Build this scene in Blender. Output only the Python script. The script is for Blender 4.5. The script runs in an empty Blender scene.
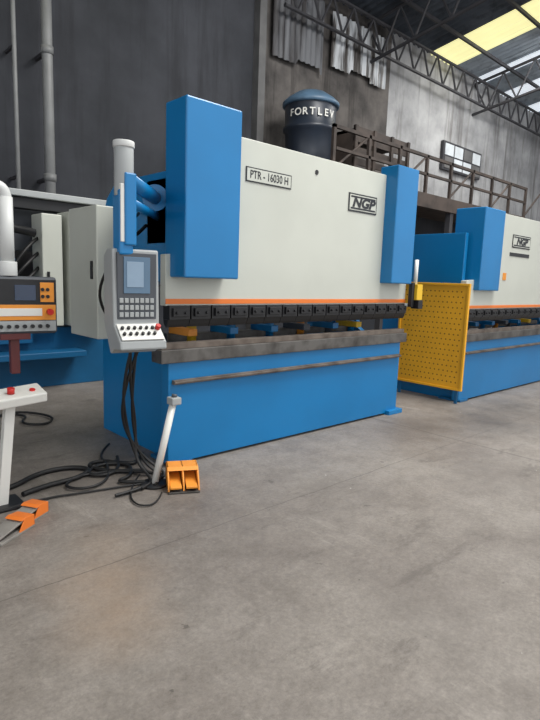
import bpy, bmesh, math, random
from mathutils import Vector, Matrix
random.seed(7)
sc=bpy.context.scene
try:
    sc.view_settings.view_transform='Standard'
except Exception: pass

# ---------------------------------------------------------------- materials
def lin(c):
    return tuple(((x/255.)/12.92 if x/255.<=0.04045 else (((x/255.)+0.055)/1.055)**2.4) for x in c)
MC={}
def mat(name,rgb,rough=0.5,metal=0.0,var=0.12,scale=3.0,spec=0.5,emit=0.0,dirt=None,stretch=None,p=(0.3,0.62)):
    if name in MC: return MC[name]
    m=bpy.data.materials.new(name); m.use_nodes=True
    nt=m.node_tree; b=nt.nodes['Principled BSDF']
    c=lin(rgb)
    tc=nt.nodes.new('ShaderNodeTexCoord')
    n=nt.nodes.new('ShaderNodeTexNoise'); n.inputs['Scale'].default_value=scale; n.inputs['Detail'].default_value=6
    if stretch:
        mp=nt.nodes.new('ShaderNodeMapping'); mp.inputs['Scale'].default_value=stretch
        nt.links.new(tc.outputs['Object'],mp.inputs['Vector']); nt.links.new(mp.outputs[0],n.inputs['Vector'])
    else: nt.links.new(tc.outputs['Object'],n.inputs['Vector'])
    r=nt.nodes.new('ShaderNodeValToRGB')
    d=dirt and lin(dirt) or tuple(x*(1-var*2.0) for x in c)
    r.color_ramp.elements[0].position=p[0]; r.color_ramp.elements[0].color=(*d,1)
    r.color_ramp.elements[1].position=p[1]; r.color_ramp.elements[1].color=(*c,1)
    nt.links.new(n.outputs['Fac'],r.inputs['Fac'])
    nt.links.new(r.outputs['Color'],b.inputs['Base Color'])
    b.inputs['Roughness'].default_value=rough; b.inputs['Metallic'].default_value=metal
    b.inputs['Specular IOR Level'].default_value=spec
    if emit:
        b.inputs['Emission Color'].default_value=(*c,1); b.inputs['Emission Strength'].default_value=emit
    MC[name]=m; return m

BLUE=mat('blue_paint',(8,114,172),0.34,var=0.08,scale=1.2)
BLUED=mat('blue_paint_dull',(12,92,138),0.5,var=0.12,scale=2)
CREAM=mat('light_grey_paint',(190,193,183),0.4,var=0.04,scale=1.5)
WHITE=mat('white_paint',(214,214,208),0.4,var=0.05)
GREY=mat('grey_paint',(158,162,162),0.45,var=0.06)
DGREY=mat('dark_grey_plastic',(72,76,82),0.5,var=0.08)
BLACK=mat('black_steel',(22,23,26),0.42,var=0.15,scale=8)
RUBBER=mat('black_rubber',(14,14,15),0.55,var=0.05)
STEEL=mat('worn_steel',(108,106,103),0.42,metal=0.6,var=0.2,scale=6,dirt=(62,59,56))
RUST=mat('brown_oiled_steel',(120,110,101),0.48,metal=0.4,var=0.2,scale=7,dirt=(78,69,62))
ORANGE=mat('orange_paint',(224,118,42),0.45,var=0.05)
AMBER=mat('amber_paint',(222,142,48),0.5,var=0.08)
YELLO=mat('yellow_paint',(222,180,40),0.5,var=0.08)
RED=mat('red_plastic',(190,28,22),0.4)
MAROON=mat('maroon_paint',(96,40,40),0.5)
PLATE=mat('dark_nameplate',(30,32,36),0.4)
LCD=mat('lcd_screen',(84,112,136),0.15,var=0.05)
LCDB=mat('lcd_bright',(128,150,170),0.2,emit=0.15)
LCDD=mat('lcd_dark',(40,56,80),0.15)
BEAM=mat('dark_structural_steel',(56,56,60),0.6,var=0.15)
BEAML=mat('grey_structural_steel',(98,98,98),0.6,var=0.15)
BROWN=mat('rusty_mezzanine_steel',(72,62,56),0.7,var=0.2,dirt=(42,36,33))
TANK=mat('dark_water_tank',(36,44,56),0.4,var=0.12,scale=2)
TANKL=mat('tank_lid_blue',(84,112,136),0.45,var=0.15)
PIPEW=mat('pvc_pipe',(200,202,200),0.45,var=0.05)
PIPEG=mat('grey_conduit',(122,124,124),0.5)

def floor_mat():
    m=bpy.data.materials.new('worn_concrete_floor'); m.use_nodes=True
    nt=m.node_tree; N=nt.nodes.new; L=nt.links.new
    b=nt.nodes['Principled BSDF']
    tc=N('ShaderNodeTexCoord')
    def noise(s,det=8,rough=0.6,loc=(0,0,0),sc_=(1,1,1),rz=0):
        mp=N('ShaderNodeMapping'); mp.inputs['Location'].default_value=loc; mp.inputs['Scale'].default_value=sc_; mp.inputs['Rotation'].default_value=(0,0,rz)
        L(tc.outputs['Object'],mp.inputs['Vector'])
        n=N('ShaderNodeTexNoise'); n.inputs['Scale'].default_value=s; n.inputs['Detail'].default_value=det; n.inputs['Roughness'].default_value=rough
        L(mp.outputs[0],n.inputs['Vector']); return n.outputs['Fac']
    def ramp(fac,p0,c0,p1,c1):
        r=N('ShaderNodeValToRGB'); e=r.color_ramp.elements
        e[0].position=p0; e[0].color=(*c0,1); e[1].position=p1; e[1].color=(*c1,1); L(fac,r.inputs['Fac']); return r.outputs['Color']
    def mix(t,fac,a,c):
        mx=N('ShaderNodeMix'); mx.data_type='RGBA'; mx.blend_type=t
        if isinstance(fac,float): mx.inputs[0].default_value=fac
        else: L(fac,mx.inputs[0])
        for s,v in ((mx.inputs[6],a),(mx.inputs[7],c)):
            if isinstance(v,tuple): s.default_value=(*v,1)
            else: L(v,s)
        return mx.outputs[2]
    base=ramp(noise(0.6,10,0.66),0.34,lin((116,109,103)),0.68,lin((144,138,131)))
    fine=ramp(noise(38,8,0.9),0.32,(0.62,0.62,0.62),0.66,(1.18,1.18,1.18))
    c=mix('MULTIPLY',1.0,base,fine)
    mid=ramp(noise(4.2,10,0.85,(7,2,0)),0.38,(0.76,0.75,0.74),0.58,(1.05,1.05,1.05))
    c=mix('MULTIPLY',1.0,c,mid)
    st=ramp(noise(3.0,10,0.85,(3,1,0),(1.0,0.16,1),0.5),0.57,(0,0,0),0.68,(0.5,0.5,0.5))
    c=mix('MIX',st,c,lin((164,158,150)))
    st2=ramp(noise(3.4,10,0.85,(13,4,0),(0.16,1.0,1),0.15),0.58,(0,0,0),0.68,(0.5,0.5,0.5))
    c=mix('MIX',st2,c,lin((92,86,80)))
    oil=ramp(noise(1.9,10,0.8,(11,5,0),(0.5,1.2,1)),0.56,(0,0,0),0.63,(0.65,0.65,0.65))
    c=mix('MIX',oil,c,lin((88,82,77)))
    sp1=ramp(noise(8.5,7,0.65,(2,9,0)),0.665,(0,0,0),0.69,(0.7,0.7,0.7))
    c=mix('MIX',sp1,c,lin((74,69,65)))
    def patch(loc,r0,r1,amt,col,ns=4):
        nonlocal c
        g=N('ShaderNodeVectorMath'); g.operation='DISTANCE'; L(tc.outputs['Object'],g.inputs[0]); g.inputs[1].default_value=loc
        mr=N('ShaderNodeMapRange'); mr.inputs[1].default_value=r0; mr.inputs[2].default_value=r1; mr.inputs[3].default_value=amt; mr.inputs[4].default_value=0
        L(g.outputs['Value'],mr.inputs[0])
        mm=N('ShaderNodeMath'); mm.operation='MULTIPLY'; L(mr.outputs[0],mm.inputs[0]); L(noise(ns,7,0.75),mm.inputs[1])
        c=mix('MIX',mm.outputs[0],c,lin(col))
    patch((1.12,2.35,0),0.0,0.36,0.8,(152,128,104),6); patch((1.0,2.0,0),0.0,0.32,0.75,(150,126,102),6); patch((1.32,2.7,0),0.0,0.3,0.5,(150,128,106),6)
    patch((5.9,2.6,0),0.1,0.9,1.3,(72,67,63)); patch((6.9,2.75,0),0.1,0.7,1.2,(70,65,61)); patch((5.0,3.0,0),0.1,0.6,1.0,(78,72,68))
    patch((1.9,3.7,0),0.1,0.8,1.1,(76,69,63)); patch((4.2,1.9,0),0.0,0.7,0.9,(90,84,79)); patch((2.9,2.5,0),0.0,0.5,0.8,(90,84,79)); patch((2.1,1.2,0),0.0,0.4,0.7,(92,86,81))
    sx=N('ShaderNodeSeparateXYZ'); L(tc.outputs['Object'],sx.inputs[0])
    wob=noise(2.0,4); wm=N('ShaderNodeMath'); wm.operation='MULTIPLY'; wm.inputs[1].default_value=0.05; L(wob,wm.inputs[0])
    def joint(out,off,per,wd):
        a0=N('ShaderNodeMath'); a0.operation='ADD'; L(out,a0.inputs[0]); L(wm.outputs[0],a0.inputs[1])
        a=N('ShaderNodeMath'); a.operation='ADD'; a.inputs[1].default_value=off; L(a0.outputs[0],a.inputs[0])
        p=N('ShaderNodeMath'); p.operation='PINGPONG'; p.inputs[1].default_value=per/2; L(a.outputs[0],p.inputs[0])
        q=N('ShaderNodeMath'); q.operation='LESS_THAN'; q.inputs[1].default_value=wd; L(p.outputs[0],q.inputs[0]); return q.outputs[0]
    j1=joint(sx.outputs['Y'],-2.5,5.0,0.004); j2=joint(sx.outputs['X'],-4.9,6.0,0.010)
    mx=N('ShaderNodeMath'); mx.operation='MAXIMUM'; L(j1,mx.inputs[0]); L(j2,mx.inputs[1])
    ml=N('ShaderNodeMath'); ml.operation='MULTIPLY'; ml.inputs[1].default_value=0.6; L(mx.outputs[0],ml.inputs[0])
    c=mix('MIX',ml.outputs[0],c,lin((74,69,65)))
    vo=N('ShaderNodeTexVoronoi'); vo.inputs['Scale'].default_value=4.5; L(tc.outputs['Object'],vo.inputs['Vector'])
    sp=N('ShaderNodeMath'); sp.operation='LESS_THAN'; sp.inputs[1].default_value=0.04; L(vo.outputs['Distance'],sp.inputs[0])
    wn=N('ShaderNodeSeparateColor'); L(vo.outputs['Color'],wn.inputs[0])
    s2=N('ShaderNodeMath'); s2.operation='GREATER_THAN'; s2.inputs[1].default_value=0.6; L(wn.outputs[0],s2.inputs[0])
    s3=N('ShaderNodeMath'); s3.operation='MULTIPLY'; L(sp.outputs[0],s3.inputs[0]); L(s2.outputs[0],s3.inputs[1])
    s4=N('ShaderNodeMath'); s4.operation='MULTIPLY'; s4.inputs[1].default_value=0.6; L(s3.outputs[0],s4.inputs[0])
    c=mix('MIX',s4.outputs[0],c,lin((195,193,190)))
    L(c,b.inputs['Base Color'])
    rr=ramp(noise(1.3,5),0.3,(0.46,)*3,0.7,(0.68,)*3); L(rr,b.inputs['Roughness'])
    b.inputs['Specular IOR Level'].default_value=0.4
    bp=N('ShaderNodeBump'); bp.inputs['Strength'].default_value=0.2; bp.inputs['Distance'].default_value=0.02
    L(noise(16,8,0.75),bp.inputs['Height']); L(bp.outputs['Normal'],b.inputs['Normal'])
    return m
def wall_mat(name,lo,hi,streak,s=0.35,sa=0.8):
    m=bpy.data.materials.new(name); m.use_nodes=True
    nt=m.node_tree; N=nt.nodes.new; L=nt.links.new; b=nt.nodes['Principled BSDF']
    tc=N('ShaderNodeTexCoord')
    n=N('ShaderNodeTexNoise'); n.inputs['Scale'].default_value=s; n.inputs['Detail'].default_value=8; n.inputs['Roughness'].default_value=0.62
    L(tc.outputs['Object'],n.inputs['Vector'])
    r=N('ShaderNodeValToRGB'); e=r.color_ramp.elements
    e[0].position=0.35;e[0].color=(*lin(lo),1);e[1].position=0.65;e[1].color=(*lin(hi),1); L(n.outputs['Fac'],r.inputs['Fac'])
    mp=N('ShaderNodeMapping'); mp.inputs['Scale'].default_value=(2.2,2.2,0.18); L(tc.outputs['Object'],mp.inputs['Vector'])
    n2=N('ShaderNodeTexNoise'); n2.inputs['Scale'].default_value=1.4; n2.inputs['Detail'].default_value=8; n2.inputs['Roughness'].default_value=0.65; L(mp.outputs[0],n2.inputs['Vector'])
    r2=N('ShaderNodeValToRGB'); e=r2.color_ramp.elements
    e[0].position=0.5;e[0].color=(0,0,0,1);e[1].position=0.68;e[1].color=(sa,sa,sa,1); L(n2.outputs['Fac'],r2.inputs['Fac'])
    mx=N('ShaderNodeMix'); mx.data_type='RGBA'; L(r2.outputs['Color'],mx.inputs[0]); L(r.outputs['Color'],mx.inputs[6]); mx.inputs[7].default_value=(*lin(streak),1)
    L(mx.outputs[2],b.inputs['Base Color']); b.inputs['Roughness'].default_value=0.85; b.inputs['Specular IOR Level'].default_value=0.2
    return m
FLOOR=floor_mat()
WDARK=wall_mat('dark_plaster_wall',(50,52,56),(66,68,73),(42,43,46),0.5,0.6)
WMID=wall_mat('stained_concrete_wall',(66,64,63),(104,100,97),(42,40,39),1.1)
WLIGHT=wall_mat('pale_concrete_wall',(128,129,131),(174,175,176),(92,89,87),0.7)
ROOFM=wall_mat('metal_roof_sheet',(62,68,76),(88,94,102),(52,56,62),0.6)
ROOFL=wall_mat('bright_roof_sheet',(140,152,164),(172,182,192),(118,126,134),0.6)

# ---------------------------------------------------------------- geometry helpers
def link(o,parent=None):
    sc.collection.objects.link(o)
    if parent is not None: o.parent=parent
    return o
def mk(name,bm,m,parent=None,bevel=0.0,smooth=False,seg=2):
    bmesh.ops.recalc_face_normals(bm,faces=bm.faces)
    me=bpy.data.meshes.new(name); bm.to_mesh(me); bm.free()
    me.materials.append(m)
    if smooth:
        for p in me.polygons: p.use_smooth=True
    o=bpy.data.objects.new(name,me)
    if bevel:
        md=o.modifiers.new('bevel','BEVEL'); md.width=bevel; md.segments=seg; md.limit_method='ANGLE'; md.angle_limit=math.radians(40)
    return link(o,parent)
def empty(name,loc=(0,0,0),rz=0):
    e=bpy.data.objects.new(name,None); e.location=loc; e.rotation_euler=(0,0,rz); e.empty_display_size=0.2
    return link(e)
def addbox(bm,x0,x1,y0,y1,z0,z1,M=None):
    vs=[bm.verts.new(v) for v in [(x0,y0,z0),(x1,y0,z0),(x1,y1,z0),(x0,y1,z0),(x0,y0,z1),(x1,y0,z1),(x1,y1,z1),(x0,y1,z1)]]
    for f in [(0,3,2,1),(4,5,6,7),(0,1,5,4),(1,2,6,5),(2,3,7,6),(3,0,4,7)]: bm.faces.new([vs[i] for i in f])
    if M is not None:
        for v in vs: v.co=M@v.co
    return vs
def box(name,p,x0,x1,y0,y1,z0,z1,m,bevel=0.004):
    bm=bmesh.new(); addbox(bm,x0,x1,y0,y1,z0,z1); return mk(name,bm,m,p,bevel)
def addprism(bm,pts,axis,a,b_):
    def P(u,v,w):
        return {'x':(w,u,v),'y':(u,w,v),'z':(u,v,w)}[axis]
    A=[bm.verts.new(P(u,v,a)) for u,v in pts]; B=[bm.verts.new(P(u,v,b_)) for u,v in pts]
    bm.faces.new(A); bm.faces.new(B)
    n=len(pts)
    for i in range(n): bm.faces.new((A[i],A[(i+1)%n],B[(i+1)%n],B[i]))
    return A+B
def prism(name,p,pts,axis,a,b_,m,bevel=0.004):
    bm=bmesh.new(); addprism(bm,pts,axis,a,b_); return mk(name,bm,m,p,bevel)
def addcyl(bm,p0,p1,r0,r1=None,seg=20):
    p0=Vector(p0);p1=Vector(p1); r1=r0 if r1 is None else r1
    d=(p1-p0); q=d.to_track_quat('Z','Y').to_matrix().to_4x4()
    M=Matrix.Translation((p0+p1)/2)@q
    bmesh.ops.create_cone(bm,cap_ends=True,segments=seg,radius1=r0,radius2=r1,depth=d.length,matrix=M)
def cyl(name,p,p0,p1,r,m,r1=None,seg=24,bevel=0.0):
    bm=bmesh.new(); addcyl(bm,p0,p1,r,r1,seg); o=mk(name,bm,m,p,bevel)
    for f in o.data.polygons:
        if len(f.vertices)==4: f.use_smooth=True
    return o
def tube(name,p,pts,r,m,smooth=True,res=6):
    cu=bpy.data.curves.new(name,'CURVE'); cu.dimensions='3D'; cu.bevel_depth=r; cu.bevel_resolution=3; cu.resolution_u=res; cu.use_fill_caps=True
    sp=cu.splines.new('NURBS' if smooth else 'POLY'); sp.points.add(len(pts)-1)
    for q,c in zip(sp.points,pts): q.co=(*c,1)
    if smooth: sp.use_endpoint_u=True; sp.order_u=3
    o=bpy.data.objects.new(name,cu); cu.materials.append(m)
    sc.collection.objects.link(o)
    bpy.context.view_layer.update()
    dg=bpy.context.evaluated_depsgraph_get()
    me=bpy.data.meshes.new_from_object(o.evaluated_get(dg))
    bpy.data.objects.remove(o)
    for f in me.polygons: f.use_smooth=True
    o=bpy.data.objects.new(name,me)
    if not me.materials: me.materials.append(m)
    return link(o,p)
def text(name,p,s,loc,size,m,rot=(math.pi/2,0,0),shear=0.0,ext=0.001,sx=1.0,offset=0.0):
    cu=bpy.data.curves.new(name,'FONT'); cu.body=s; cu.size=size; cu.extrude=ext; cu.shear=shear; cu.align_x='CENTER'; cu.align_y='CENTER'; cu.offset=offset
    o=bpy.data.objects.new(name,cu); sc.collection.objects.link(o); bpy.context.view_layer.update()
    dg=bpy.context.evaluated_depsgraph_get(); me=bpy.data.meshes.new_from_object(o.evaluated_get(dg)); bpy.data.objects.remove(o)
    me.materials.clear(); me.materials.append(m)
    o=bpy.data.objects.new(name,me); o.location=loc; o.rotation_euler=rot; o.scale=(sx,1,1)
    return link(o,p)

# ---------------------------------------------------------------- press brake
def press_brake(loc,bedlen,ramx,boxes,zs,tooln,label,logo):
    E=empty('press_brake',loc)
    Z=lambda z:z*zs
    L=bedlen
    box('bed_plate',E,0,L,0,0.10,0.02,Z(0.84),BLUE,0.006)
    box('bed_foot_left',E,0.02,0.22,-0.02,0.3,0,0.03,BLUED)
    box('bed_foot_right',E,L-0.2,L+0.06,-0.05,0.25,0,0.05,BLUE)
    box('table_rail',E,-0.08,L+0.08,-0.03,0.12,Z(0.835),Z(0.94),STEEL,0.006)
    bm=bmesh.new()
    addprism(bm,[(0.0,Z(.94)),(0.09,Z(.94)),(0.09,Z(.985)),(0.055,Z(.985)),(0.045,Z(.965)),(0.035,Z(.985)),(0.0,Z(.985))],'x',-0.06,L+0.06)
    mk('v_die',bm,RUST,E,0.002)
    bm=bmesh.new(); addbox(bm,0.03,L-0.03,-0.035,0.0,Z(0.665),Z(0.70)); addbox(bm,0.03,L-0.03,-0.05,-0.03,Z(0.675),Z(0.69))
    mk('front_support_rail',bm,RUST,E,0.003)
    prof=[(0.10,0.0),(1.33,0.0),(1.33,Z(1.75)),(1.30,Z(2.0)),(1.22,Z(2.17)),(1.08,Z(2.27)),(0.9,Z(2.3)),(0.14,Z(2.3)),(0.14,Z(1.5)),(0.42,Z(1.42)),(0.50,Z(1.36)),(0.53,Z(1.28)),(0.53,Z(1.05)),(0.50,Z(.97)),(0.42,Z(.92)),(0.10,Z(.86))]
    for nm,xx in (('side_frame_left',0.10),('side_frame_right',L-0.17)):
        prism(nm,E,prof,'x',xx,xx+0.07,BLUE,0.006)
    box('rear_cross_plate',E,0.17,L-0.17,1.1,1.16,0.05,Z(0.75),BLUED)
    box('oil_tank',E,0.17,L-0.17,0.55,1.15,Z(1.62),Z(2.28),BLUE,0.01)
    box('inner_beam',E,0.17,L-0.17,0.62,0.72,Z(0.72),Z(0.86),BLUED)
    box('backgauge_beam',E,0.3,L-0.3,0.50,0.56,Z(0.93),Z(1.0),STEEL)
    cl=(AMBER,BLUE,BLUE,DGREY,BLUE,YELLO,BLUE)
    for i,x in enumerate((0.35,0.8,1.3,1.75,2.2,2.6)):
        if x<L-0.3:
            box('backgauge_finger_%d'%i,E,x,x+0.09,0.25,0.56,Z(1.0),Z(1.06),cl[i])
            cyl('backgauge_column_%d'%i,E,(x+0.2,0.5,Z(0.90)),(x+0.2,0.5,Z(1.2)),0.045,cl[(i*3+5)%7])
    a,b_,c,d=ramx
    zt=Z(2.64)
    prism('ram_plate',E,[(a,Z(1.27)),(d,Z(1.27)),(d,Z(1.66)),(c,Z(1.7)),(c,zt-0.03),(c-0.03,zt),(b_+0.03,zt),(b_,zt-0.03),(b_,Z(1.7)),(a,Z(1.66))],'y',0.05,0.13,CREAM,0.006)
    box('ram_stripe',E,a,d,0.044,0.052,Z(1.285),Z(1.325),ORANGE,0.001)
    w=(d-a-0.02)/tooln
    bm=bmesh.new(); bm2=bmesh.new()
    for i in range(tooln):
        x=a+0.01+i*w
        addbox(bm,x+0.006,x+w-0.006,0.015,0.11,Z(1.165),Z(1.275))
        addbox(bm,x+0.03,x+w-0.03,-0.005,0.02,Z(1.19),Z(1.255))
        for k in (0.3,0.7): addcyl(bm,(x+w*k,-0.02,Z(1.22)),(x+w*k,0.0,Z(1.22)),0.012,seg=8)
        addprism(bm2,[(0.03,Z(1.165)),(0.10,Z(1.165)),(0.095,Z(1.13)),(0.065,Z(1.105)),(0.055,Z(1.105)),(0.04,Z(1.13))],'x',x+0.002,x+w-0.002)
    mk('tool_clamps',bm,BLACK,E,0.003); mk('punch_tooling',bm2,BLACK,E,0.001)
    for k,(x0,x1,z0,z1,y0,y1) in enumerate(boxes):
        box('cylinder_cover_%d'%k,E,x0,x1,y0,y1,z0,z1,BLUE,0.012)
        cyl('cylinder_rod_%d'%k,E,((x0+x1)/2,0.2,Z(1.35)),((x0+x1)/2,0.2,z0+0.3),0.06,STEEL)
        box('cylinder_body_%d'%k,E,x0+0.06,x1-0.06,y1-0.02,0.5,Z(1.75),Z(2.25),BLUED)
    if label:
        x0,x1,z0,z1=label
        box('model_plate',E,x0,x1,0.043,0.05,z0,z1,PLATE,0.001)
        box('model_plate_inset',E,x0+0.01,x1-0.01,0.041,0.045,z0+0.01,z1-0.01,CREAM,0.0005)
        text('model_text',E,'PTR - 16030 H',((x0+x1)/2,0.040,(z0+z1)/2),0.092,PLATE,sx=0.80,offset=0.001)
    x0,x1,z0,z1=logo
    box('logo_plate',E,x0,x1,0.043,0.05,z0,z1,PLATE,0.001)
    box('logo_inset',E,x0+.015,x1-.015,0.041,0.045,z0+.015,z1-.015,CREAM,0.0005)
    box('logo_bar_top',E,x0+.03,x1-.03,0.039,0.043,z1-.042,z1-.025,PLATE,0.0005)
    box('logo_bar_bottom',E,x0+.03,x1-.03,0.039,0.043,z0+.025,z0+.042,PLATE,0.0005)
    text('logo_text',E,'NGP',((x0+x1)/2,0.039,(z0+z1)/2),(z1-z0)*0.72,PLATE,shear=0.25,sx=1.35,offset=0.006)
    return E

PB=press_brake((2.22,3.533,0),3.11,(0.0,0.35,2.95,3.22),
    [(0.04,0.55,1.49,2.765,-0.15,0.13),(2.71,3.10,1.50,2.73,-0.10,0.13)],1.0,16,
    (0.76,1.29,2.30,2.42),(2.10,2.56,2.205,2.385))
cyl('lifting_hole',PB,(1.62,0.045,2.50),(1.62,0.052,2.50),0.022,BLACK)
box('sensor_bracket',PB,3.16,3.40,0.0,0.03,1.24,1.28,GREY)
box('sensor_black',PB,3.20,3.25,-0.05,0.0,1.24,1.52,BLACK)
box('sensor_yellow',PB,3.26,3.37,-0.08,0.0,1.32,1.50,YELLO)
box('sensor_black_lower',PB,3.27,3.36,-0.10,0.0,1.22,1.32,BLACK)
cyl('sensor_pole',PB,(3.30,-0.02,1.45),(3.30,-0.02,1.78),0.022,WHITE)
# ---- console arm
cyl('arm_horizontal',PB,(-0.52,-0.33,2.09),(0.12,0.35,2.09),0.05,BLUE)
cyl('arm_horizontal_lower',PB,(-0.52,-0.33,1.96),(0.12,0.35,1.96),0.03,BLUE)
cyl('arm_flange',PB,(0.02,0.24,2.09),(0.06,0.28,2.09),0.1,BLUE)
cyl('arm_swivel_upper',PB,(-0.54,-0.33,1.98),(-0.54,-0.33,2.28),0.06,GREY,bevel=0.006)
cyl('arm_swivel_cap',PB,(-0.54,-0.33,2.27),(-0.54,-0.33,2.31),0.066,PIPEW,bevel=0.006)
box('arm_drop_post',PB,-0.595,-0.50,-0.38,-0.28,1.62,2.02,BLUE,0.012)
box('arm_drop_post_cover',PB,-0.565,-0.485,-0.395,-0.30,1.68,2.12,BLUE,0.01)
box('arm_drop_post_strip',PB,-0.59,-0.565,-0.385,-0.30,1.70,2.05,WHITE,0.003)
M=Matrix.Translation((-0.475,-0.36,0))@Matrix.Rotation(math.radians(-8),4,'Z')
def cons(name,fn,m,bevel=0.004):
    bm=bmesh.new(); fn(bm); bm.transform(M); return mk(name,bm,m,PB,bevel)
cons('console_housing',lambda b:addprism(b,[(-0.02,1.02),(0.05,0.985),(0.17,1.18),(0.17,1.62),(0.10,1.66),(0.0,1.66),(-0.02,1.18),(-0.14,1.08),(-0.15,1.03)],'x',-0.155,0.155),GREY,0.012)
cons('console_face',lambda b:addbox(b,-0.13,0.13,-0.024,-0.0,1.215,1.635),DGREY,0.003)
cons('console_screen',lambda b:addbox(b,-0.09,0.085,-0.030,-0.02,1.38,1.61),LCD,0.002)
cons('console_screen_window',lambda b:addbox(b,-0.07,0.04,-0.033,-0.028,1.42,1.58),LCDB,0.001)
def keys(b):
    for i in range(7):
        for j in range(3):
            addbox(b,-0.118+i*0.034,-0.118+i*0.034+0.025,-0.032,-0.022,1.23+j*0.045,1.23+j*0.045+0.03)
cons('console_keys',keys,GREY,0.002)
cons('console_button_plate',lambda b:addprism(b,[(-0.135,1.09),(-0.025,1.18),(-0.03,1.186),(-0.14,1.096)],'x',-0.14,0.14),WHITE,0.001)
def btn(b):
    for i in range(6):
        for (yy,zz) in ((-0.10,1.125),(-0.06,1.158)):
            x=-0.115+i*0.04
            addcyl(b,(x,yy,zz-0.006),(x,yy-0.016,zz+0.014),0.011,seg=12)
cons('console_buttons',btn,BLACK)
cons('console_emergency_stop',lambda b:addcyl(b,(0.12,-0.06,1.15),(0.12,-0.085,1.18),0.018,seg=16),RED)
for i,(dx,sag) in enumerate(((0,0),(0.03,0.05),(0.06,-0.04),(-0.02,0.08))):
    tube('hanging_cable_%d'%i,PB,[(-0.42+dx,-0.22,1.04),(-0.47+dx+sag,-0.15,0.75),(-0.36+sag,0.0,0.40),(-0.28+dx,-0.02,0.12),(-0.22+dx*2,-0.08-0.05*i,0.02),(-0.1-0.1*i,-0.15-0.05*i,0.018),(-0.3-0.1*i,-0.3,0.018)],0.011,RUBBER)
tube('arm_cable_0',PB,[(-0.52,-0.22,2.0),(-0.30,0.1,1.9),(-0.05,0.4,1.95),(0.08,0.6,2.0)],0.012,RUBBER)
tube('arm_cable_1',PB,[(-0.54,-0.26,1.64),(-0.62,-0.1,1.45),(-0.5,0.05,1.2),(-0.2,0.3,1.1),(0.08,0.7,1.3)],0.010,RUBBER)
tube('arm_cable_2',PB,[(-0.50,-0.26,1.9),(-0.35,0.0,1.75),(-0.1,0.3,1.8),(0.09,0.5,1.9)],0.014,RUBBER)
box('electrical_cabinet',PB,-0.22,0.09,0.75,1.30,0.95,2.05,CREAM,0.01)
box('cabinet_handle',PB,-0.235,-0.22,0.82,0.85,1.45,1.6,BLACK)

PB2=press_brake((6.48,3.36,0),3.9,(0.05,0.55,3.3,3.95),
    [(0.24,0.80,1.45,2.50,-0.03,0.38),(3.1,3.7,1.45,2.5,-0.03,0.38)],0.945,18,
    None,(1.25,1.85,2.06,2.24))
box('model_plate',PB2,1.20,1.85,0.043,0.05,1.94,1.99,PLATE,0.001)
box('warning_sticker',PB2,1.05,1.15,0.043,0.05,1.6,1.7,AMBER,0.001)
# yellow perforated side guard
YEL=mat('yellow_guard_sheet',(230,168,34),0.45,var=0.06)
HOLE=mat('guard_hole_edge',(120,80,18),0.7,var=0.05)
SG=empty('safety_guard',(6.40,3.28,0))
bm=bmesh.new(); addbox(bm,-0.012,0.0,0.03,0.97,0.2,1.50); mk('guard_sheet',bm,YEL,SG,0.001)
bm=bmesh.new()
for (y0,y1,z0,z1) in ((0,0.03,0.17,1.53),(0.97,1.0,0.17,1.53),(0.03,0.97,0.17,0.2),(0.03,0.97,1.5,1.53)): addbox(bm,-0.03,0.01,y0,y1,z0,z1)
mk('guard_frame',bm,YEL,SG,0.004)
bm=bmesh.new()
for i in range(18):
    for j in range(14):
        y=0.09+j*0.062+(0.02 if i%2 else 0); z=0.27+i*0.068
        addcyl(bm,(-0.0135,y,z),(-0.0115,y,z),0.010,seg=8)
mk('guard_perforations',bm,HOLE,SG)
bm=bmesh.new()
for y in (0.05,0.9): addbox(bm,-0.02,0.0,y,y+0.04,0,0.18)
for z in (0.5,1.2): addbox(bm,0.0,0.08,0.3,0.36,z,z+0.04)
mk('guard_legs',bm,BLUED,SG,0.002)

# ---------------------------------------------------------------- third machine (rear left)
P3=empty('press_brake',(-0.6,7.1,0))
box('bed_plate',P3,0,4.3,0,0.12,0.0,0.78,BLUED,0.01)
box('lower_tray',P3,0.3,3.6,-0.35,0.0,0.42,0.5,BLUED,0.01)
for i,x in enumerate((0.1,2.3,4.1)):
    prism('side_frame_%d'%i,P3,[(0.05,0),(1.4,0),(1.4,2.2),(0.1,2.45),(0.05,1.5),(0.4,1.4),(0.4,0.9),(0.05,0.8)],'x',x,x+0.08,BLUED)
box('upper_beam',P3,-0.2,4.5,-0.02,0.12,2.40,2.48,GREY,0.01)
box('upper_beam_backing',P3,-0.2,4.5,0.05,0.2,2.26,2.40,BLACK,0.01)
box('ram_plate',P3,0.0,4.2,0.3,0.4,1.75,2.35,DGREY,0.01)
box('table_rail',P3,0.0,4.2,-0.02,0.12,0.84,0.92,BLACK)
box('rear_panel',P3,0,4.2,0.9,0.95,0.6,1.8,BEAM)
box('cabinet_body',P3,3.10,3.35,-0.25,0.1,0.82,2.2,CREAM,0.012)
box('cabinet_body_side',P3,3.42,3.95,-0.3,0.1,0.82,2.25,CREAM,0.012)
box('cabinet_latch',P3,3.15,3.18,-0.27,-0.25,1.3,1.5,BLACK)
for i in range(5):
    tube('hose_%d'%i,P3,[(3.1,-0.1,1.9-i*0.18),(2.9,-0.3,1.8-i*0.2),(2.7,-0.2,1.4-0.1*i),(2.4+0.1*i,0.1,1.0)],0.022,RUBBER)
cyl('motor',P3,(2.4,0.0,1.25),(2.95,0.0,1.25),0.18,DGREY,bevel=0.01)
box('motor_box',P3,2.5,2.8,-0.2,0.1,1.45,1.65,BLUED,0.01)
cyl('arm_tube',P3,(1.9,-0.3,2.12),(3.0,-0.3,1.95),0.05,BLACK)
box('white_panel',P3,2.35,2.62,-0.10,-0.06,1.6,2.3,CREAM)
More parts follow.
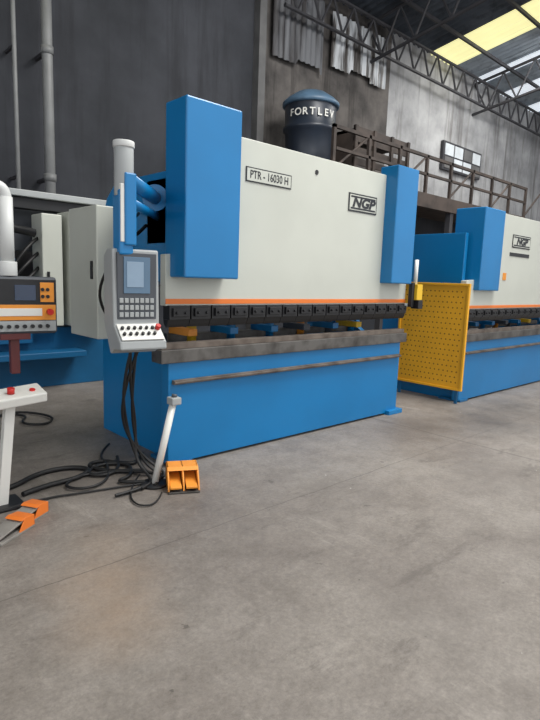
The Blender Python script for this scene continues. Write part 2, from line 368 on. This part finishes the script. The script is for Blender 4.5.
cyl('pressure_gauge',P3,(2.72,-0.12,1.95),(2.72,-0.05,1.95),0.1,BEAML)
box('blue_front_guard',P3,2.4,3.0,-0.12,-0.02,0.6,1.02,BLUED,0.01)

# ---------------------------------------------------------------- hanging control box (left)
CB=empty('control_console',(1.41,4.02,0)); CB.rotation_euler=(0,0,math.radians(-6))
box('housing',CB,-0.40,0.15,0,0.13,1.05,1.46,DGREY,0.02)
box('face_upper',CB,-0.39,0.14,-0.008,0.0,1.25,1.44,BLACK,0.002)
box('face_lower',CB,-0.38,0.135,-0.012,0.0,1.15,1.26,AMBER,0.002)
box('face_bottom',CB,-0.38,0.135,-0.012,0.0,1.07,1.145,GREY,0.002)
box('display',CB,-0.14,0.0,-0.014,-0.004,1.29,1.40,LCDD,0.002)
box('sticker',CB,0.03,0.125,-0.014,-0.004,1.28,1.42,AMBER,0.002)
bm=bmesh.new()
for i in range(8): addcyl(bm,(-0.29+i*0.052,-0.03,1.107),(-0.29+i*0.052,-0.01,1.107),0.014,seg=12)
mk('knobs',bm,BLACK,CB)
bm=bmesh.new()
for i in range(4): addcyl(bm,(0.045+0.022*(i%2)*1.6,-0.02,1.32+0.05*(i//2)),(0.045+0.022*(i%2)*1.6,-0.012,1.32+0.05*(i//2)),0.013,seg=12)
mk('small_buttons',bm,BLACK,CB)
cyl('emergency_stop',CB,(0.09,-0.05,1.21),(0.09,-0.01,1.21),0.022,RED)
box('keypad',CB,-0.36,0.04,-0.016,-0.006,1.18,1.235,WHITE,0.002)
cyl('mount_cup',CB,(-0.165,0.06,1.46),(-0.165,0.06,1.56),0.062,PIPEW,bevel=0.005)
cyl('support_pole',CB,(-0.165,0.06,1.5),(-0.165,0.06,2.0),0.047,PIPEW)
tube('support_arm',CB,[(-0.165,0.06,1.97),(-0.165,0.06,2.05),(-0.25,0.06,2.08),(-0.9,0.06,2.08),(-1.6,0.4,2.08)],0.044,PIPEW)
box('bracket_neck',CB,-0.17,-0.11,0.03,0.10,0.76,1.05,MAROON,0.004)
box('bracket_plate',CB,-0.24,-0.04,0.0,0.12,1.01,1.055,MAROON,0.004)
cyl('arm_column',CB,(-1.6,0.4,0.0),(-1.6,0.4,2.12),0.05,PIPEW)

# ---------------------------------------------------------------- foot pedals
def pedal_box(E,x,y,rz,w=0.2,d=0.27,h=0.15,amber=AMBER,tread=AMBER):
    Mx=Matrix.Translation((x,y,0))@Matrix.Rotation(rz,4,'Z')
    bm=bmesh.new()
    pts=[(-d/2,0.015),(-d/2+0.03,h*0.45),(-0.02,h),(d/2-0.03,h),(d/2,h*0.8),(d/2,0.0)]
    for sx in (-w/2,w/2-0.01,-0.006):
        addprism(bm,[(-d/2,0.0)]+pts,'x',sx,sx+0.012)
    addprism(bm,[(-0.05,h*0.86),(-0.02,h),(d/2-0.03,h),(d/2,h*0.8),(d/2,0.0),(d/2-0.01,0.0),(d/2-0.01,h*0.78),(d/2-0.035,h-0.012),(-0.02,h-0.012)],'x',-w/2,w/2)
    bm.transform(Mx); mk('pedal_hood',bm,amber,E,0.003)
    bm=bmesh.new(); addbox(bm,-w/2,w/2,-d/2-0.02,d/2,0,0.014); bm.transform(Mx); mk('pedal_base',bm,STEEL,E,0.003)
    bm=bmesh.new()
    for s in (-1,1):
        addprism(bm,[(-d/2-0.01,0.03),(d/2-0.03,0.075),(d/2-0.03,0.09),(-d/2-0.01,0.045)],'x',s*w/4-w*0.18,s*w/4+w*0.18)
    bm.transform(Mx); mk('pedal_treads',bm,tread,E,0.003)
PSTEEL=mat('pedal_bare_steel',(150,146,140),0.45,metal=0.2,var=0.15,scale=6)
def flat_pedal(E,x,y,rz):
    Mx=Matrix.Translation((x,y,0))@Matrix.Rotation(rz,4,'Z')
    bm=bmesh.new(); addbox(bm,-0.06,0.06,-0.14,0.13,0,0.015); addprism(bm,[(-0.15,0.03),(0.06,0.06),(0.06,0.072),(-0.15,0.042)],'x',-0.05,0.05)
    bm.transform(Mx); mk('pedal_plate',bm,PSTEEL,E,0.003)
    bm=bmesh.new()
    for s in (-0.06,0.05): addprism(bm,[(0.0,0.01),(0.13,0.01),(0.13,0.07),(0.05,0.08)],'x',s,s+0.01)
    addprism(bm,[(0.02,0.075),(0.05,0.085),(0.13,0.075),(0.13,0.01),(0.12,0.01),(0.12,0.065)],'x',-0.06,0.06)
    bm.transform(Mx); mk('pedal_hood',bm,ORANGE,E,0.003)
FP=empty('foot_pedal_stand',(1.95,3.28,0))
cyl('base_disc',FP,(0,0,0),(0,0,0.018),0.10,BLACK,bevel=0.004)
cyl('post',FP,(0,0,0.01),(0.15,0.0,0.58),0.026,WHITE)
box('post_head',FP,0.12,0.20,-0.04,0.04,0.575,0.63,GREY,0.008)
cyl('emergency_stop',FP,(0.16,0,0.63),(0.165,0,0.65),0.02,DGREY)
pedal_box(FP,0.15,-0.13,math.radians(-28),0.22,0.28,0.15)
FP2=empty('foot_pedal_stand',(1.0,3.56,0))
box('base_plate',FP2,-0.12,0.12,-0.12,0.12,0,0.015,BLACK)
bm=bmesh.new(); addbox(bm,-0.03,0.03,-0.03,0.03,0,0.68)
for v in bm.verts:
    if v.co.z>0.5: v.co.x+=0.07
mk('post',bm,WHITE,FP2,0.004)
bm=bmesh.new(); addbox(bm,-0.22,0.16,-0.09,0.09,0,0.065,Matrix.Translation((0.115,0,0.675))@Matrix.Rotation(math.radians(-4),4,'Y')@Matrix.Rotation(math.radians(12),4,'X')); mk('control_head',bm,WHITE,FP2,0.01)
cyl('button',FP2,(0.2,-0.03,0.73),(0.2,-0.035,0.75),0.018,RED)
cyl('button_left',FP2,(0.07,-0.03,0.735),(0.07,-0.035,0.77),0.022,RED)
flat_pedal(FP2,-0.08,-0.43,math.radians(-58))
flat_pedal(FP2,0.05,-0.30,math.radians(-58))

# ---------------------------------------------------------------- cables on floor
FC=empty('floor_cables',(0,0,0))
tube('cable_0',FC,[(0.6,3.7,0.02),(1.1,3.75,0.02),(1.35,3.95,0.02),(1.6,3.95,0.02),(1.72,3.8,0.02),(1.55,3.68,0.02),(1.3,3.68,0.02),(1.15,3.62,0.02)],0.018,RUBBER)
tube('cable_1',FC,[(2.0,3.95,0.02),(1.9,3.7,0.02),(1.75,3.6,0.02),(1.62,3.72,0.02),(1.8,3.88,0.02),(2.0,3.75,0.02),(1.9,3.5,0.02),(1.7,3.45,0.02),(1.9,3.33,0.02)],0.013,RUBBER)
tube('cable_2',FC,[(2.1,4.3,0.02),(1.9,4.1,0.02),(1.85,3.8,0.02),(1.7,3.5,0.02),(1.5,3.45,0.02),(1.4,3.6,0.02),(1.6,3.75,0.02),(1.95,3.6,0.02),(2.05,3.4,0.02)],0.010,RUBBER)
tube('cable_3',FC,[(0.9,3.45,0.012),(1.2,3.5,0.012),(1.5,3.42,0.012),(1.8,3.35,0.012),(1.95,3.3,0.012)],0.007,RUBBER)
tube('cable_4',FC,[(1.2,5.6,0.02),(1.6,5.9,0.02),(1.9,5.7,0.02),(1.7,5.4,0.02),(1.9,5.2,0.02),(2.1,5.5,0.02),(1.8,6.0,0.02),(1.5,5.7,0.02)],0.012,RUBBER)
tube('cable_5',FC,[(1.95,3.5,0.012),(1.72,3.25,0.012),(1.65,3.0,0.012),(1.78,2.95,0.012),(1.9,3.1,0.012)],0.006,RUBBER)
tube('cable_6',FC,[(2.2,3.9,0.02),(2.05,3.7,0.02),(1.95,3.8,0.02),(1.85,3.95,0.02),(1.7,3.9,0.02),(1.8,3.65,0.02),(2.0,3.55,0.02)],0.015,RUBBER)

# ---------------------------------------------------------------- building
def plain(name,x0,x1,y0,y1,z0,z1,m):
    return box(name,None,x0,x1,y0,y1,z0,z1,m,0)
plain('floor',-12,34,-10,10.2,-0.2,0.0,FLOOR)
plain('wall_back',-12,8.6,10.0,10.3,0,8.6,WDARK)
plain('wall_back_mid',8.6,13.6,10.0,10.3,0,8.6,WMID)
plain('wall_back_far',13.6,34,10.0,10.3,0,8.6,WLIGHT)
plain('wall_right',33.0,33.3,-10,10,0,9.5,WLIGHT)
plain('trim_1',8.45,8.65,9.8,10.0,0,8.4,BEAML)
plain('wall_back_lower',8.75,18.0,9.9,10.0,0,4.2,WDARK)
TR=mat('translucent_corrugated',(186,190,194),0.4,scale=3.0,dirt=(54,50,48),stretch=(2.2,1,0.25),p=(0.44,0.57))
TR2=mat('dirty_corrugated',(100,102,106),0.6,scale=2.5,dirt=(42,40,42),stretch=(2.0,1,0.25),p=(0.4,0.6))
def corr(name,x0,x1,y,z0,z1,m,pitch=0.18,amp=0.03):
    bm=bmesh.new(); n=int((x1-x0)/pitch*4)
    A=[];B=[]
    for i in range(n+1):
        x=x0+(x1-x0)*i/n; yy=y+amp*math.sin(2*math.pi*(x-x0)/pitch)
        zz=z0+(0.12 if int((x-x0)/0.8)%2 else 0)
        A.append(bm.verts.new((x,yy,zz)));B.append(bm.verts.new((x,yy,z1)))
    for i in range(n): bm.faces.new((A[i],A[i+1],B[i+1],B[i]))
    return mk(name,bm,m,None,0,True)
corr('window_1',10.9,13.2,9.86,6.9,8.2,TR)
corr('window_3',8.9,10.6,9.86,6.6,8.3,TR2)
W2=empty('window_2',(0,0,0))
GL=mat('window_glow_glass',(190,196,200),0.3,emit=0.25)
box('frame',W2,16.6,19.2,9.88,9.98,5.3,6.2,BEAM)
for i in range(4):
    for j in range(2):
        box('pane_%d_%d'%(i,j),W2,16.7+i*0.62,16.7+i*0.62+0.54,9.86,9.9,5.36+j*0.41,5.36+j*0.41+0.36,GL if (i+j)%3 else BEAML)
# mezzanine
MZ=empty('mezzanine',(0,0,0))
box('deck',MZ,7.6,18.5,7.9,10,3.62,3.8,BROWN)
box('deck_beam',MZ,7.6,18.5,7.8,7.95,3.45,3.8,BROWN)
bm=bmesh.new()
addbox(bm,8.9,18.5,7.86,7.93,4.68,4.75); addbox(bm,9.0,18.5,7.86,7.93,4.25,4.31)
for i in range(9):
    x=8.9+i*1.2; addbox(bm,x,x+0.08,7.86,7.93,3.8,4.75)
    if i%2==0: addcyl(bm,(x,7.9,3.8),(x+1.2,7.9,4.7),0.03,seg=8)
mk('railing',bm,BROWN,MZ)
bm=bmesh.new()
for i in range(4):
    x=8.0+i*2.9; addbox(bm,x,x+0.16,7.85,8.0,0,3.5)
mk('columns',bm,BEAM,MZ)
bm=bmesh.new()
for z in (3.95,4.2,4.45,4.7,4.9): addbox(bm,10.1,12.3,8.3,8.34,z,z+0.14)
for x in (10.1,10.8,11.5,12.2): addbox(bm,x,x+0.09,8.26,8.33,3.8,5.05)
addbox(bm,10.1,12.3,8.34,9.3,4.9,4.97); addbox(bm,10.1,10.14,8.34,9.3,3.8,4.97)
mk('slatted_crate',bm,BROWN,MZ)
# water tank
TK=empty('water_tank',(9.30,8.95,0))
def lathe(prof,m,name):
    bm=bmesh.new(); rings=[]
    for r,z in prof:
        rings.append([bm.verts.new((r*math.cos(2*math.pi*k/40),r*math.sin(2*math.pi*k/40),z)) for k in range(40)] if r>0 else [bm.verts.new((0,0,z))])
    for a,b2 in zip(rings[:-1],rings[1:]):
        for k in range(40):
            if len(a)==1: bm.faces.new((a[0],b2[k],b2[(k+1)%40]))
            elif len(b2)==1: bm.faces.new((a[k],a[(k+1)%40],b2[0]))
            else: bm.faces.new((a[k],a[(k+1)%40],b2[(k+1)%40],b2[k]))
    mk(name,bm,m,TK,0,True)
lathe([(0.0,3.8),(0.50,3.8),(0.53,4.3),(0.56,4.78),(0.61,4.82),(0.61,4.88),(0.57,4.92),(0.58,5.34)],TANK,'tank_body')
lathe([(0.58,5.34),(0.64,5.35),(0.64,5.42),(0.53,5.52),(0.34,5.64),(0.16,5.70),(0.0,5.70)],TANKL,'tank_lid')
text_r=0.60
for i,ch in enumerate('FORTLEV'):
    ang=math.radians(-132+(i-3)*15.5)
    text('tank_letter_%d'%i,TK,ch,(text_r*math.cos(ang),text_r*math.sin(ang),5.11),0.21,WHITE,rot=(math.pi/2,0,ang+math.pi/2),offset=0.004)
# wall pipes
WP=empty('drain_pipe',(3.63,9.5,0)); cyl('pipe',WP,(0,0,0),(0,0,8.6),0.085,PIPEG)
for z in (3,5,7): cyl('coupling_%d'%z,WP,(0,0,z),(0,0,z+0.12),0.10,PIPEG); box('clamp_%d'%z,WP,-0.03,0.03,0.05,0.49,z+0.02,z+0.08,BEAM)
WP2=empty('drain_pipe',(3.15,9.6,0)); cyl('pipe',WP2,(0,0,0),(0,0,8.6),0.035,PIPEG)
for z in (3,5,7): box('clamp_%d'%z,WP2,-0.02,0.02,0.02,0.39,z,z+0.05,BEAM)
# roof
def roof_strip(bm,x0,x1):
    n=max(2,int((x1-x0)/0.25)*4); A=[];B=[]
    for i in range(n+1):
        x=x0+(x1-x0)*i/n; dz=0.04*math.sin(2*math.pi*x/0.25)
        A.append(bm.verts.new((x,10.4,8.5+dz)));B.append(bm.verts.new((x,-4,11.0+dz)))
    for i in range(n): bm.faces.new((A[i],A[i+1],B[i+1],B[i]))
SKY=mat('skylight_sheet',(238,232,172),0.4,emit=0.9,var=0.1,scale=1.5)
SKW=mat('skylight_white',(225,232,240),0.4,emit=0.75,var=0.1,scale=1.5)
bm=bmesh.new()
for (x0,x1) in ((-12,2),(3.2,15.6)): roof_strip(bm,x0,x1)
mk('ceiling',bm,ROOFM,None,0,True)
bm=bmesh.new()
for (x0,x1) in ((17.0,18.4),(19.1,20.4),(21.2,22.6),(23.6,25.4),(26.4,34)): roof_strip(bm,x0,x1)
mk('ceiling_far',bm,ROOFL,None,0,True)
bm=bmesh.new(); roof_strip(bm,15.6,17.0); mk('window_4',bm,SKY,None,0,True)
bm=bmesh.new(); roof_strip(bm,2,3.2); mk('window_5',bm,SKY,None,0,True)
bm=bmesh.new()
for (x0,x1) in ((18.4,19.1),(20.4,21.2),(22.6,23.6),(25.4,26.4)): roof_strip(bm,x0,x1)
mk('window_6',bm,SKW,None,0,True)
RTs=empty('roof_truss',(0,0,0))
def lattice(bm,p0,p1,h0,n,r=0.05):
    p0=Vector(p0);p1=Vector(p1);dz=Vector((0,0,h0))
    addcyl(bm,p0,p1,r,seg=6); addcyl(bm,p0-dz,p1-dz,r,seg=6)
    for i in range(n):
        a=p0.lerp(p1,i/n); c=p0.lerp(p1,(i+1)/n); mid=(a+c)/2-dz
        addcyl(bm,a,mid,r*0.6,seg=6); addcyl(bm,mid,c,r*0.6,seg=6)
bm=bmesh.new()
lattice(bm,(9,9.6,8.35),(33,9.6,8.35),0.75,30,0.05)
for x in (12.5,18.5,24.5,30):
    lattice(bm,(x,10,8.4),(x,-4,10.8),1.0,14,0.05)
for y in (8.8,7.2,5.6,4.0,2.0,0.0):
    z=8.5+(10.4-y)/14.4*2.5-0.12
    addbox(bm,-12,33,y-0.035,y+0.035,z-0.09,z)
mk('truss_members',bm,BEAM,RTs)

# ---------------------------------------------------------------- light
w=bpy.data.worlds.new('World'); sc.world=w; w.use_nodes=True
bg=w.node_tree.nodes['Background']; bg.inputs[0].default_value=(0.96,0.97,1.0,1); bg.inputs[1].default_value=1.4
def area(name,loc,size,sizey,power,target,col=(1,0.98,0.95)):
    l=bpy.data.lights.new(name,'AREA'); l.shape='RECTANGLE'; l.size=size; l.size_y=sizey; l.energy=power; l.color=col
    o=bpy.data.objects.new(name,l); o.location=loc; o.rotation_euler=(Vector(target)-Vector(loc)).to_track_quat('-Z','Y').to_euler(); link(o)
area('roof_fill_lamp',(6.5,1.0,9.2),8,2.0,1350,(5,2.6,0))  # added overhead fill for floor and machines, hung under closed roof sheet
area('roof_fill_lamp.001',(16.4,6.0,8.6),1.2,6,650,(18,7,0))  # added below the yellow skylight strip to brighten the far wall

# ---------------------------------------------------------------- camera
RT=Vector((0.7356,-0.6765,0.0345)).normalized();FWv=Vector((0.6732,0.7245,-0.1478)).normalized()
UPv=RT.cross(FWv).normalized()
RT=FWv.cross(UPv).normalized()
cam=bpy.data.cameras.new('camera'); co=bpy.data.objects.new('camera',cam); link(co)
co.matrix_world=Matrix(((RT.x,UPv.x,-FWv.x,0),(RT.y,UPv.y,-FWv.y,0),(RT.z,UPv.z,-FWv.z,1.5),(0,0,0,1)))
cam.sensor_fit='VERTICAL'; cam.sensor_height=36; cam.sensor_width=27; cam.lens=27
cam.clip_end=200
sc.camera=co
